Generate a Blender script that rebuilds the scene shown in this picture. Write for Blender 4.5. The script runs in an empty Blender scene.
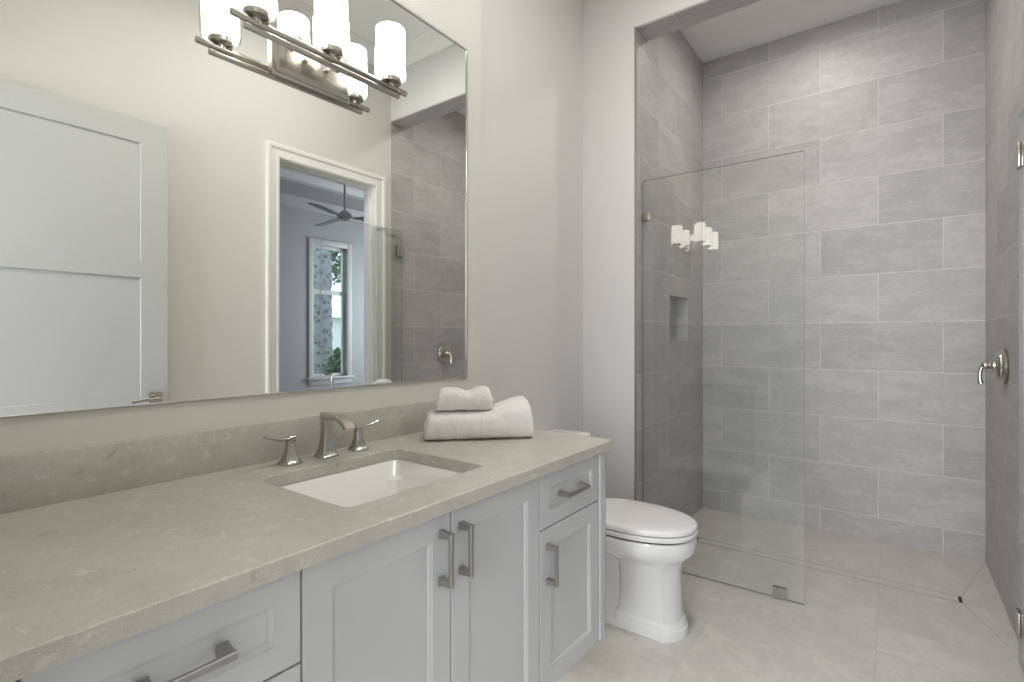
import bpy, bmesh, math, random
from mathutils import Vector, Matrix, noise
PI = math.pi
random.seed(4)
S = bpy.context.scene
COL = S.collection

# ------------------------------------------------------------------ camera
H = 1.26
YAW = .64
cam_data = bpy.data.cameras.new('camera')
cam = bpy.data.objects.new('camera', cam_data)
COL.objects.link(cam)
cam.location = (0, 0, H)
cam.rotation_euler = (PI / 2, 0, YAW - PI / 2)
cam_data.sensor_width = 36
cam_data.lens = 18
cam_data.shift_y = -1.6 / 1024
cam_data.clip_start = .02
S.camera = cam

# ------------------------------------------------------------------ world, exposure
world = bpy.data.worlds.new('sky')
S.world = world
world.use_nodes = True
bgn = world.node_tree.nodes['Background']
bgn.inputs[0].default_value = (.72, .86, 1, 1)
bgn.inputs[1].default_value = 2.4
S.view_settings.view_transform = 'Standard'
S.view_settings.look = 'None'
S.view_settings.gamma = 1
S.view_settings.use_curve_mapping = False
S.view_settings.exposure = 0
S.cycles.use_denoising = True
S.cycles.max_bounces = 14
S.cycles.diffuse_bounces = 6
S.cycles.glossy_bounces = 6
S.cycles.transparent_max_bounces = 16
S.cycles.caustics_reflective = False
S.cycles.caustics_refractive = False
S.cycles.sample_clamp_indirect = 6

# key dimensions (metres; camera at the origin of x, y)
YV = 1.387      # vanity wall face
YA = 1.468      # toilet alcove wall face
XA = 1.645      # where the vanity wall steps back
XF = 2.674      # wall with the shower opening
XFB = 2.833     # its back face
XB = 3.935      # shower back wall
YL = 1.145      # shower left wall
YR = -.42       # right wall (and shower right wall)
XN = .06        # entry wall face
ZC = 3.45       # ceiling
ZS = 3.333      # shower ceiling
ZH = 2.985      # shower header underside
CT = .926       # counter top
XG = 2.771      # shower glass
BY0, BY1 = -.55, -5.0   # bedroom

# area lights: fill added outside unseen windows, ceiling downlights
def area(name, loc, rot, sx, sy, watts, colour, shape='RECTANGLE', spread=PI):
    l = bpy.data.lights.new(name, 'AREA')
    l.shape = shape
    l.size = sx
    if shape in ('RECTANGLE', 'ELLIPSE'):
        l.size_y = sy
    l.energy = watts
    l.color = colour
    l.spread = spread
    o = bpy.data.objects.new(name, l)
    COL.objects.link(o)
    o.location = loc
    o.rotation_euler = rot
    return o
DAY = (.86, .92, 1)
WARM = (1, .965, .915)
area('daylight_bedroom_window', (7.3, -3.85, 1.75), (PI / 2, 0, PI / 2), 1.6, 2.1, 105, DAY)  # cool fill added out of view to light the bedroom and cabinet fronts
area('daylight_entry_hall', (-2.42, .2, 1.75), (PI / 2, 0, -PI / 2), 1.4, 2.1, 188, (.96, .98, 1))  # fill added behind the camera to even out the bathroom
DOWN = [(.85, .60, ZC), (1.72, .42, ZC), (3.30, .42, ZS)]  # the two bathroom lamps are added unseen fill; the shower one is real
DW = [9.5, 14, 7.6]
for p, w in zip(DOWN, DW):
    area('downlight_lamp', (p[0], p[1], p[2] - .004), (0, 0, 0), .15, .15, w, WARM, 'DISK', 2.9)

# ------------------------------------------------------------------ materials
def new_mat(name):
    m = bpy.data.materials.new(name)
    m.use_nodes = True
    nt = m.node_tree
    return m, nt, nt.nodes['Principled BSDF']

def N(nt, kind, **kw):
    n = nt.nodes.new(kind)
    for k, v in kw.items():
        setattr(n, k, v)
    return n

def plain(name, col, rough=.5, metal=0, bump=0, bscale=60, spec=None, coat=0):
    m, nt, b = new_mat(name)
    b.inputs['Base Color'].default_value = (*col, 1)
    b.inputs['Roughness'].default_value = rough
    b.inputs['Metallic'].default_value = metal
    if spec is not None:
        b.inputs['Specular IOR Level'].default_value = spec
    if coat:
        b.inputs['Coat Weight'].default_value = coat
        b.inputs['Coat Roughness'].default_value = .04
    if bump:
        tc = N(nt, 'ShaderNodeTexCoord')
        nz = N(nt, 'ShaderNodeTexNoise')
        nz.inputs['Scale'].default_value = bscale
        nz.inputs['Detail'].default_value = 4
        bp = N(nt, 'ShaderNodeBump')
        bp.inputs['Strength'].default_value = bump
        bp.inputs['Distance'].default_value = .002
        nt.links.new(tc.outputs['Object'], nz.inputs['Vector'])
        nt.links.new(nz.outputs['Fac'], bp.inputs['Height'])
        nt.links.new(bp.outputs['Normal'], b.inputs['Normal'])
    return m

def emit(name, col, strength):
    m, nt, b = new_mat(name)
    b.inputs['Base Color'].default_value = (.9, .88, .84, 1)
    b.inputs['Emission Color'].default_value = (*col, 1)
    b.inputs['Emission Strength'].default_value = strength
    b.inputs['Roughness'].default_value = .3
    return m

def ramp(nt, stops):
    r = N(nt, 'ShaderNodeValToRGB')
    el = r.color_ramp.elements
    while len(el) < len(stops):
        el.new(.5)
    for e, (p, c) in zip(el, stops):
        e.position = p
        e.color = (*c, 1)
    return r

def tile_mat(name, ax_u, ax_v, u0, v0, w, h, mortar, c1, c2, cm, offset=.5, streak=(1.6, 4), rough=.5, cloud=.125):
    """ceramic tile: brick pattern read in world metres on two axes, with cloudy streaks"""
    m, nt, b = new_mat(name)
    L = nt.links.new
    tc = N(nt, 'ShaderNodeTexCoord')
    sp = N(nt, 'ShaderNodeSeparateXYZ')
    L(tc.outputs['Object'], sp.inputs[0])
    cb = N(nt, 'ShaderNodeCombineXYZ')
    for ax, o, i in ((ax_u, u0, 0), (ax_v, v0, 1)):
        a = N(nt, 'ShaderNodeMath', operation='SUBTRACT')
        L(sp.outputs[ax], a.inputs[0])
        a.inputs[1].default_value = o
        L(a.outputs[0], cb.inputs[i])
    br = N(nt, 'ShaderNodeTexBrick')
    br.offset = offset
    br.offset_frequency = 2
    br.squash = 1
    L(cb.outputs[0], br.inputs['Vector'])
    br.inputs['Color1'].default_value = (*c1, 1)
    br.inputs['Color2'].default_value = (*c2, 1)
    br.inputs['Mortar'].default_value = (*cm, 1)
    br.inputs['Scale'].default_value = 1
    br.inputs['Mortar Size'].default_value = mortar
    br.inputs['Mortar Smooth'].default_value = .3
    br.inputs['Brick Width'].default_value = w
    br.inputs['Row Height'].default_value = h
    # streaky clouds, shifted from tile to tile by the tile's own tone
    mp = N(nt, 'ShaderNodeMapping')
    mp.inputs['Scale'].default_value = (streak[0], streak[1], 1)
    L(cb.outputs[0], mp.inputs['Vector'])
    ad = N(nt, 'ShaderNodeVectorMath', operation='ADD')
    sc = N(nt, 'ShaderNodeVectorMath', operation='SCALE')
    L(br.outputs['Color'], sc.inputs[0])
    sc.inputs['Scale'].default_value = 90
    L(mp.outputs[0], ad.inputs[0])
    L(sc.outputs[0], ad.inputs[1])
    n1 = N(nt, 'ShaderNodeTexNoise')
    n1.inputs['Scale'].default_value = 2.6
    n1.inputs['Detail'].default_value = 7
    n1.inputs['Roughness'].default_value = .62
    n1.inputs['Distortion'].default_value = .6
    L(ad.outputs[0], n1.inputs['Vector'])
    n2 = N(nt, 'ShaderNodeTexNoise')
    n2.inputs['Scale'].default_value = 20
    n2.inputs['Detail'].default_value = 5
    n2.inputs['Roughness'].default_value = .7
    L(ad.outputs[0], n2.inputs['Vector'])
    mx = N(nt, 'ShaderNodeMath', operation='MULTIPLY_ADD')
    L(n2.outputs['Fac'], mx.inputs[0])
    mx.inputs[1].default_value = .8
    L(n1.outputs['Fac'], mx.inputs[2])
    r = ramp(nt, [(.68, (1 - cloud,) * 3), (.80, (1 - cloud * .4,) * 3), (.93, (1,) * 3), (1.08, (1 + cloud * .8,) * 3)])
    L(mx.outputs[0], r.inputs[0])
    mul = N(nt, 'ShaderNodeMixRGB', blend_type='MULTIPLY')
    mul.inputs[0].default_value = 1
    L(br.outputs['Color'], mul.inputs[1])
    L(r.outputs[0], mul.inputs[2])
    L(mul.outputs[0], b.inputs['Base Color'])
    b.inputs['Roughness'].default_value = rough
    bp = N(nt, 'ShaderNodeBump')
    bp.invert = True
    bp.inputs['Strength'].default_value = .35
    bp.inputs['Distance'].default_value = .0015
    L(br.outputs['Fac'], bp.inputs['Height'])
    L(bp.outputs['Normal'], b.inputs['Normal'])
    return m

def quartz_mat(name):
    m, nt, b = new_mat(name)
    L = nt.links.new
    tc = N(nt, 'ShaderNodeTexCoord')
    a = N(nt, 'ShaderNodeTexNoise')
    a.inputs['Scale'].default_value = 9
    a.inputs['Detail'].default_value = 8
    a.inputs['Roughness'].default_value = .65
    a.inputs['Distortion'].default_value = .3
    L(tc.outputs['Object'], a.inputs['Vector'])
    r = ramp(nt, [(.3, (.44, .425, .38)), (.5, (.495, .48, .435)), (.68, (.53, .515, .47))])
    L(a.outputs['Fac'], r.inputs[0])
    v = N(nt, 'ShaderNodeTexNoise')
    v.inputs['Scale'].default_value = 38
    v.inputs['Detail'].default_value = 6
    v.inputs['Roughness'].default_value = .65
    v.inputs['Distortion'].default_value = .5
    L(tc.outputs['Object'], v.inputs['Vector'])
    r2 = ramp(nt, [(.0, (0, 0, 0)), (.57, (0, 0, 0)), (.66, (1, 1, 1))])
    L(v.outputs['Fac'], r2.inputs[0])
    f = N(nt, 'ShaderNodeMath', operation='MULTIPLY')
    L(r2.outputs[0], f.inputs[0])
    f.inputs[1].default_value = .8
    mix0 = N(nt, 'ShaderNodeMixRGB')
    L(f.outputs[0], mix0.inputs[0])
    L(r.outputs[0], mix0.inputs[1])
    mix0.inputs[2].default_value = (.62, .605, .56, 1)
    r4 = ramp(nt, [(.0, (1, 1, 1)), (.30, (1, 1, 1)), (.40, (0, 0, 0))])
    L(v.outputs['Fac'], r4.inputs[0])
    f2 = N(nt, 'ShaderNodeMath', operation='MULTIPLY')
    L(r4.outputs[0], f2.inputs[0])
    f2.inputs[1].default_value = .75
    mix = N(nt, 'ShaderNodeMixRGB')
    L(f2.outputs[0], mix.inputs[0])
    L(mix0.outputs[0], mix.inputs[1])
    mix.inputs[2].default_value = (.36, .34, .295, 1)
    g = N(nt, 'ShaderNodeTexNoise')
    g.inputs['Scale'].default_value = 420
    g.inputs['Detail'].default_value = 2
    L(tc.outputs['Object'], g.inputs['Vector'])
    r3 = ramp(nt, [(.35, (.88, .88, .88)), (.65, (1.06, 1.06, 1.06))])
    L(g.outputs['Fac'], r3.inputs[0])
    mul = N(nt, 'ShaderNodeMixRGB', blend_type='MULTIPLY')
    mul.inputs[0].default_value = 1
    L(mix.outputs[0], mul.inputs[1])
    L(r3.outputs[0], mul.inputs[2])
    L(mul.outputs[0], b.inputs['Base Color'])
    b.inputs['Roughness'].default_value = .3
    return m

def glass_mat(name, tint):
    """clear sheet glass: straight transmission plus a Fresnel reflection from each face"""
    m = bpy.data.materials.new(name)
    m.use_nodes = True
    nt = m.node_tree
    L = nt.links.new
    nt.nodes.remove(nt.nodes['Principled BSDF'])
    out = nt.nodes['Material Output']
    g = N(nt, 'ShaderNodeNewGeometry')
    dt = N(nt, 'ShaderNodeVectorMath', operation='DOT_PRODUCT')
    L(g.outputs['Incoming'], dt.inputs[0])
    L(g.outputs['Normal'], dt.inputs[1])
    ab = N(nt, 'ShaderNodeMath', operation='ABSOLUTE')
    L(dt.outputs['Value'], ab.inputs[0])
    om = N(nt, 'ShaderNodeMath', operation='SUBTRACT')
    om.inputs[0].default_value = 1
    L(ab.outputs[0], om.inputs[1])
    pw = N(nt, 'ShaderNodeMath', operation='POWER')
    L(om.outputs[0], pw.inputs[0])
    pw.inputs[1].default_value = 5
    fr = N(nt, 'ShaderNodeMath', operation='MULTIPLY_ADD')
    L(pw.outputs[0], fr.inputs[0])
    fr.inputs[1].default_value = .96
    fr.inputs[2].default_value = .042
    tr = N(nt, 'ShaderNodeBsdfTransparent')
    tr.inputs[0].default_value = (*tint, 1)
    gl = N(nt, 'ShaderNodeBsdfGlossy')
    gl.inputs['Roughness'].default_value = 0
    gl.inputs[0].default_value = (1, 1, 1, 1)
    mx = N(nt, 'ShaderNodeMixShader')
    L(fr.outputs[0], mx.inputs[0])
    L(tr.outputs[0], mx.inputs[1])
    L(gl.outputs[0], mx.inputs[2])
    L(mx.outputs[0], out.inputs['Surface'])
    return m

def bark_mat():
    m, nt, b = new_mat('bark')
    tc = N(nt, 'ShaderNodeTexCoord')
    v = N(nt, 'ShaderNodeTexVoronoi')
    v.inputs['Scale'].default_value = 9
    r = ramp(nt, [(.05, (.07, .065, .065)), (.55, (.31, .31, .325))])
    nt.links.new(tc.outputs['Object'], v.inputs['Vector'])
    nt.links.new(v.outputs['Distance'], r.inputs[0])
    nt.links.new(r.outputs[0], b.inputs['Base Color'])
    b.inputs['Roughness'].default_value = .9
    return m

def terry_mat():
    m, nt, b = new_mat('terry_cloth')
    tc = N(nt, 'ShaderNodeTexCoord')
    v = N(nt, 'ShaderNodeTexNoise')
    v.inputs['Scale'].default_value = 260
    v.inputs['Detail'].default_value = 3
    bp = N(nt, 'ShaderNodeBump')
    bp.inputs['Strength'].default_value = .9
    bp.inputs['Distance'].default_value = .004
    nt.links.new(tc.outputs['Object'], v.inputs['Vector'])
    nt.links.new(v.outputs['Fac'], bp.inputs['Height'])
    nt.links.new(bp.outputs['Normal'], b.inputs['Normal'])
    b.inputs['Base Color'].default_value = (.80, .79, .78, 1)
    b.inputs['Roughness'].default_value = .95
    b.inputs['Sheen Weight'].default_value = .3
    return m

TW, TH, TZ0 = .622, .305, .148 - .305
C1, C2, CM = (.395, .382, .373), (.465, .450, .440), (.575, .565, .555)
M = dict(
    wall=plain('wall_paint', (.66, .647, .605), .55, bump=.05, bscale=180),
    alcove=plain('wall_paint_pale', (.665, .658, .65), .55, bump=.05, bscale=180),
    ceil=plain('ceiling_paint', (.86, .86, .85), .6),
    trim=plain('trim_paint', (.80, .795, .76), .32),
    door=plain('door_paint', (.525, .53, .525), .35),
    cab=plain('cabinet_paint', (.555, .558, .59), .34),
    gap=plain('shadow_gap_liner', (.012, .012, .012), .8),  # near-black, paints the shade in the cabinet gaps
    bed=plain('bedroom_paint', (.49, .483, .505), .6),
    bedc=plain('bedroom_ceiling', (.70, .69, .67), .6),
    bedf=plain('bedroom_floor', (.30, .27, .23), .4),
    quartz=quartz_mat('quartz'),
    nickel=plain('brushed_nickel', (.50, .47, .43), .26, 1),
    nickel2=plain('satin_nickel', (.44, .425, .405), .30, 1),
    clip=plain('dull_nickel', (.34, .33, .30), .38, 1),
    chrome=plain('polished_chrome', (.78, .78, .78), .10, 1),
    porc=plain('porcelain', (.80, .80, .81), .10, coat=.5),
    sink=plain('sink_porcelain', (.77, .76, .745), .14, coat=.3),
    seat=plain('seat_plastic', (.80, .79, .79), .22),
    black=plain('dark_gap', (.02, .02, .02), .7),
    mirror=plain('mirror_silver', (.93, .94, .92), 0.0, 1),
    edge=plain('glass_edge', (.22, .27, .25), .15),
    glass=glass_mat('clear_glass', (.965, .975, .968)),
    pane=glass_mat('window_glass', (.97, .98, .98)),
    opal=emit('opal_glass_lit', (1, .95, .87), 7.0),
    led=emit('led_strip_lit', (1, .97, .91), 8),
    canlit=emit('downlight_lens_lit', (1, .94, .84), 6),
    terry=terry_mat(),
    band=plain('woven_band', (.76, .75, .74), .85, bump=.3, bscale=500),
    fan=plain('fan_blade', (.20, .21, .25), .45),
    fanw=plain('fan_white', (.66, .66, .66), .4),
    bark=bark_mat(),
    leaf=plain('leaf', (.10, .20, .12), .6),
    leaf2=plain('leaf_pale', (.22, .33, .20), .6),
    stucco=plain('stucco_white', (.85, .86, .88), .8),
    grass=plain('lawn', (.16, .26, .10), .9, bump=.4, bscale=30),
    tback=tile_mat('wall_tile_back', 1, 2, .075 - 20 * TW, TZ0, TW, TH, .0026, C1, C2, CM),
    tleft=tile_mat('wall_tile_left', 0, 2, 3.345 - 20 * TW, TZ0, TW, TH, .0026, C1, C2, CM),
    tright=tile_mat('wall_tile_right', 0, 2, 3.23 - 20 * TW, TZ0, TW, TH, .0026, C1, C2, CM),
    tsoffit=tile_mat('wall_tile_header', 1, 0, .62 - 20 * TW, 2.45, TW, .9, .0022, C1, C2, CM),
    floor=tile_mat('floor_tile', 1, 0, .055 - 12.2, 1.935 - 12.2, .61, .61, .0016, (.55, .535, .505), (.595, .58, .548),
                   (.475, .463, .425), offset=0, streak=(2, 2), rough=.42, cloud=.09),
    floor2=tile_mat('floor_tile_shower', 1, 0, .06 - 12.2, -40, .61, 80, .0016, (.55, .535, .505), (.595, .58, .548),
                    (.475, .463, .425), offset=0, streak=(2, 2), rough=.42, cloud=.09),
    grout=plain('grout', (.46, .45, .42), .8),
)

# ------------------------------------------------------------------ mesh helpers
class MB:
    def __init__(self):
        self.bm = bmesh.new()

    def box(self, lo, hi, bevel=0, seg=2, mi=0):
        lo = Vector(lo); hi = Vector(hi)
        r = bmesh.ops.create_cube(self.bm, size=1)
        vs = r['verts']
        c = (lo + hi) / 2; d = hi - lo
        for v in vs:
            v.co = Vector((v.co.x * d.x, v.co.y * d.y, v.co.z * d.z)) + c
        fs = {f for v in vs for f in v.link_faces}
        for f in fs:
            f.material_index = mi
        if bevel:
            es = list({e for v in vs for e in v.link_edges})
            bmesh.ops.bevel(self.bm, geom=es, offset=bevel, segments=seg, profile=.5, affect='EDGES', clamp_overlap=True)
        return vs

    def rings(self, rings, cap0=True, cap1=True, closed=True, mi=0):
        """loft through lists of points of one length"""
        bm = self.bm
        V = [[bm.verts.new(p) for p in r] for r in rings]
        n = len(rings[0])
        for a, b in zip(V, V[1:]):
            for i in range(n if closed else n - 1):
                j = (i + 1) % n
                try:
                    f = bm.faces.new((a[i], a[j], b[j], b[i])); f.material_index = mi
                except ValueError:
                    pass
        if cap0:
            f = bm.faces.new(V[0][::-1]); f.material_index = mi
        if cap1:
            f = bm.faces.new(V[-1]); f.material_index = mi
        return V

    def lathe(self, prof, origin=(0, 0, 0), axis=(0, 0, 1), n=32, mi=0):
        ax = Vector(axis).normalized()
        u = ax.orthogonal().normalized(); w = ax.cross(u)
        o = Vector(origin)
        R = []
        for r, h in prof:
            R.append([o + ax * h + (u * math.cos(2 * PI * k / n) + w * math.sin(2 * PI * k / n)) * max(r, 1e-4) for k in range(n)])
        return self.rings(R, mi=mi)

    def tube(self, pts, r, n=12, mi=0):
        pts = [Vector(p) for p in pts]
        R = []
        prev = None
        for i, p in enumerate(pts):
            a = pts[max(i - 1, 0)]; b = pts[min(i + 1, len(pts) - 1)]
            t = (b - a).normalized()
            if prev is None:
                u = t.orthogonal().normalized()
            else:
                u = (prev - t * prev.dot(t)).normalized()
            prev = u
            w = t.cross(u)
            rr = r[i] if isinstance(r, (list, tuple)) else r
            R.append([p + (u * math.cos(2 * PI * k / n) + w * math.sin(2 * PI * k / n)) * rr for k in range(n)])
        return self.rings(R, mi=mi)

    def sweep_rect(self, pts, sizes, side, mi=0):
        """rectangular bar along pts; sizes = (width along side, thickness)"""
        pts = [Vector(p) for p in pts]; side = Vector(side).normalized()
        R = []
        for i, p in enumerate(pts):
            a = pts[max(i - 1, 0)]; b = pts[min(i + 1, len(pts) - 1)]
            t = (b - a).normalized(); nn = t.cross(side).normalized()
            w, h = sizes[i] if isinstance(sizes, list) else sizes
            c = min(w, h) * .18
            q = [(-w/2 + c, -h/2), (w/2 - c, -h/2), (w/2, -h/2 + c), (w/2, h/2 - c), (w/2 - c, h/2), (-w/2 + c, h/2), (-w/2, h/2 - c), (-w/2, -h/2 + c)]
            R.append([p + side * x + nn * y for x, y in q])
        return self.rings(R, mi=mi)

    def panel(self, x0, x1, z0, z1, steps, y0, mi=0):
        """nested rectangles facing -y: steps = [(inset, depth toward +y)]; the body's back is the first step"""
        R = []
        for ins, dep in steps:
            R.append([(x0 + ins, y0 + dep, z0 + ins), (x1 - ins, y0 + dep, z0 + ins), (x1 - ins, y0 + dep, z1 - ins), (x0 + ins, y0 + dep, z1 - ins)])
        return self.rings(R, mi=mi)

    def build(self, name, mat, parent=None, smooth=40, loc=None, label=None):
        bm = self.bm
        bmesh.ops.recalc_face_normals(bm, faces=bm.faces)
        me = bpy.data.meshes.new(name)
        bm.to_mesh(me); bm.free()
        for mm in (mat if isinstance(mat, (list, tuple)) else [mat]):
            me.materials.append(mm)
        if smooth:
            for p in me.polygons:
                p.use_smooth = True
            me.set_sharp_from_angle(angle=math.radians(smooth))
        o = bpy.data.objects.new(name, me)
        COL.objects.link(o)
        if parent is not None:
            o.parent = parent
            o.matrix_parent_inverse = Matrix.Translation(parent.location).inverted() if parent.parent is None and parent.type == 'EMPTY' else Matrix()
        if label:
            o['label'] = label
        return o

def tag(o, label, cat, group=None, kind=None):
    o['label'] = label; o['category'] = cat
    if group: o['group'] = group
    if kind: o['kind'] = kind
    return o

def thing(name, label, cat, loc, group=None):
    o = bpy.data.objects.new(name, None)
    o.empty_display_size = .1
    COL.objects.link(o)
    o.location = loc
    bpy.context.view_layer.update()
    return tag(o, label, cat, group)

def struct(name, mb, mat, parent=None, label=None, smooth=30):
    o = mb.build(name, mat, parent, smooth)
    if parent is None:
        o['kind'] = 'structure'
    if label:
        o['label'] = label
    return o

def sbox(name, lo, hi, mat, **k):
    b = MB(); b.box(lo, hi)
    return struct(name, b, mat, **k)

# ------------------------------------------------------------------ the room shell
T = .12
b = MB(); b.box((XN - T, -.6, -.1), (XG, YA + T, 0)); struct('floor', b, M['floor'], label='large pale greige floor tiles of the bathroom')
# shower floor: cut stone pieces around the drain, on a grout bed
b = MB()
g = .0015
D0, D1 = 3.248, 3.326      # drain x
DY0, DY1 = -.268, 1.0      # drain y
polys = [
    [(XG, YR), (D0, DY0), (D0, DY1), (XG, YL)],
    [(XB, YR), (XB, YL), (D1, DY1), (D1, DY0)],
    [(XG, YR), (XB, YR), (D1, DY0), (D0, DY0)],
    [(XG, YL), (D0, DY1), (D1, DY1), (XB, YL)],
]
for P in polys:
    c = sum((Vector((*p, 0)) for p in P), Vector()) / len(P)
    top = []
    for p in P:
        v = Vector((*p, 0)); d = (c - v).normalized()
        top.append(v + d * g)
    b.rings([[(v.x, v.y, -.02) for v in top], [(v.x, v.y, 0) for v in top]])
fs = struct('floor_shower', b, M['floor2'], label='pale greige stone shower floor cut around the drain')
b = MB(); b.box((XG, YR - .1, -.12), (XB + .1, YL + .2, -.0025)); b2 = struct('grout_bed', b, M['grout'], fs)

b = MB(); b.box((XN - T, YV, 0), (XA, YV + .3, ZC)); struct('wall_left', b, M['wall'], label='warm off-white painted wall behind the vanity')
b = MB(); b.box((XA, YA, 0), (XFB, YA + .22, ZC)); struct('wall_alcove', b, M['alcove'], label='off-white painted wall behind the toilet')
b = MB(); b.box((XF, YL, 0), (XFB, YA, ZC)); b.box((XF, YR, ZH), (XFB, YL, ZC))
struct('wall_far', b, M['alcove'], label='off-white wall and header around the shower opening')
# tiled faces of the opening
b = MB(); b.box((XF + .004, YR, ZH - .008), (XFB, YL, ZH)); struct('trim_1', b, M['tsoffit'], label='grey tile under the shower header')
# shower left wall with niche
NX0, NX1, NZ0, NZ1 = 3.225, 3.59, 1.25, 1.545
b = MB()
y0, y1 = YL, YL + .1
b.box((XF + .004, y0 - .006, 0), (XFB, y0 + .001, ZH - .008))
b.box((XFB, y0, 0), (NX0, y1, ZS)); b.box((NX1, y0, 0), (XB, y1, ZS))
b.box((NX0, y0, 0), (NX1, y1, NZ0)); b.box((NX0, y0, NZ1), (NX1, y1, ZS))
b.box((NX0 - .01, y1 - .01, NZ0 - .01), (NX1 + .01, y1, NZ1 + .01))
struct('wall_shower_left', b, M['tleft'], smooth=0, label='grey tiled shower wall with a recessed niche')
b = MB(); b.box((XB, YR - .1, 0), (XB + .1, YL + .1, ZS)); struct('wall_shower_back', b, M['tback'], label='grey tiled back wall of the shower')
b = MB(); b.box((XF + .002, YR - .13, 0), (XB, YR, ZS)); struct('wall_shower_right', b, M['tright'], label='grey tiled right wall of the shower')
b = MB(); b.box((XFB, YR, ZS), (XB, YL, ZS + .08)); struct('ceiling_shower', b, M['ceil'], label='white shower ceiling')
# metal edge profile at the tile's outer corner
b = MB(); b.box((XF - .003, YL - .008, 0), (XF + .004, YL + .002, ZH), .001, 1)
struct('trim_2', b, M['nickel'], label='thin metal tile edging up the shower opening')
# right wall with doorway
DX0, DX1, DZ = 1.758, 2.515, 2.425
b = MB()
jt = .018
b.box((XN - T, YR - .13, 0), (DX0 - jt, YR, ZC)); b.box((DX1 + jt, YR - .13, 0), (XF + .002, YR, ZC)); b.box((DX0 - jt, YR - .13, DZ + jt), (DX1 + jt, YR, ZC))
struct('wall_right', b, M['wall'], label='off-white painted wall with the bedroom doorway')
# entry wall with doorway round the camera
EY0, EY1, EZ = -.395, .56, 2.44
b = MB()
b.box((XN - T, EY1, 0), (XN, YV, ZC)); b.box((XN - T, YR, 0), (XN, EY0, ZC)); b.box((XN - T, EY0, EZ), (XN, EY1, ZC))
struct('wall_near', b, M['wall'], label='off-white entry wall')
b = MB(); b.box((XN - T, -.6, ZC), (XFB, YA + .2, ZC + .1)); struct('ceiling', b, M['ceil'], label='white bathroom ceiling')

def crown(mb, p0, p1, nrm, z, s=.10):
    """crown moulding from p0 to p1 under a ceiling at z; nrm points into the room"""
    p0 = Vector((*p0, 0)); p1 = Vector((*p1, 0)); n = Vector((*nrm, 0))
    prof = [(0, 0), (s, 0), (s, -.012), (s * .88, -.02), (s * .62, -.035), (s * .35, -.062), (s * .2, -.085), (.018, -.088), (.018, -s), (0, -s)]
    R = [[p + n * a + Vector((0, 0, z + h)) for a, h in prof] for p in (p0, p1)]
    mb.rings(R)
b = MB()
crown(b, (XN, YR), (XF, YR), (0, 1), ZC); crown(b, (XF, YR), (XF, YA), (-1, 0), ZC)
crown(b, (XN, YV), (XA, YV), (0, -1), ZC); crown(b, (XA, YA), (XF, YA), (0, -1), ZC)
struct('trim_3', b, M['trim'], label='white crown moulding')

def casing(name, x0, x1, z1, y, s, w=.092, label=None, jamb=None):
    """mitred door casing on the face y, standing out along s (+1 / -1); jamb = (y0, y1) lines the opening"""
    mb = MB()
    prof = [(.005, 0), (.005, .012), (.012, .016), (.022, .017), (.026, .013), (.060, .015), (.064, .021), (.070, .024), (.086, .025), (w, .022), (w, 0)]
    R = []
    for cx, cz, dx, dz in ((x0, 0, -1, 0), (x0, z1, -1, 1), (x1, z1, 1, 1), (x1, 0, 1, 0)):
        R.append([(cx + dx * a, y + s * d, cz + dz * a) for a, d in prof])
    mb.rings(R)
    if jamb:
        t = .017
        mb.box((x0 - t, jamb[0], 0), (x0, jamb[1], z1)); mb.box((x1, jamb[0], 0), (x1 + t, jamb[1], z1))
        mb.box((x0 - t, jamb[0], z1), (x1 + t, jamb[1], z1 + t))
        ym = (jamb[0] + jamb[1]) / 2
        mb.box((x0, ym - .03, 0), (x0 + .011, ym + .01, z1)); mb.box((x1 - .011, ym - .03, 0), (x1, ym + .01, z1)); mb.box((x0 + .011, ym - .03, z1 - .011), (x1 - .011, ym + .01, z1))
    return struct(name, mb, M['trim'], label=label)
casing('trim_4', DX0, DX1, DZ, YR, 1, jamb=(YR - .13, YR), label='white moulded casing round the bedroom doorway')

# ------------------------------------------------------------------ vanity
YF = .775        # face of doors and drawers
YB = 1.367       # backsplash face
VZ0, VZ1 = .27, CT - .03
vc = thing('vanity_cabinet', 'white floating bathroom vanity cabinet with recessed panel doors and drawers', 'cabinet', (.82, 1.08, VZ0))
b = MB(); b.box((.088, YF + .022, VZ0), (1.555, YV - .001, VZ0 + .02)); b.box((.088, YF + .06, VZ0), (.11, YV - .001, VZ1)); b.box((1.535, YF + .06, VZ0), (1.555, YV - .001, VZ1))
b.box((.11, YV - .02, VZ0 + .02), (1.535, YV - .001, VZ1)); b.box((.11, YF + .03, VZ1 - .02), (1.535, YF + .06, VZ1))
for x in (.466, 1.169): b.box((x - .009, YF + .045, VZ0 + .02), (x + .009, YV - .02, VZ1))
b.build('carcass', M['cab'], vc)
b = MB(); b.box((.112, YF + .0225, VZ0 + .021), (1.533, YF + .03, VZ1 - .001)); b.build('gap_liner', M['gap'], vc, label='dark liner seen in the gaps between fronts')  # no real liner: shade between fronts put in as a black sheet
b = MB(); b.box((1.521, YF - .004, VZ0), (1.563, YF + .06, VZ1), .002); b.box((1.5551, YF + .06, VZ0), (1.563, YV - .001, VZ1)); b.build('end_panel', M['cab'], vc)
b = MB(); b.box((.083, YF - .004, VZ0), (.125, YF + .06, VZ1), .002); b.box((.08, YF + .06, VZ0), (.0879, YV - .001, VZ1)); b.build('end_panel', M['cab'], vc)

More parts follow.
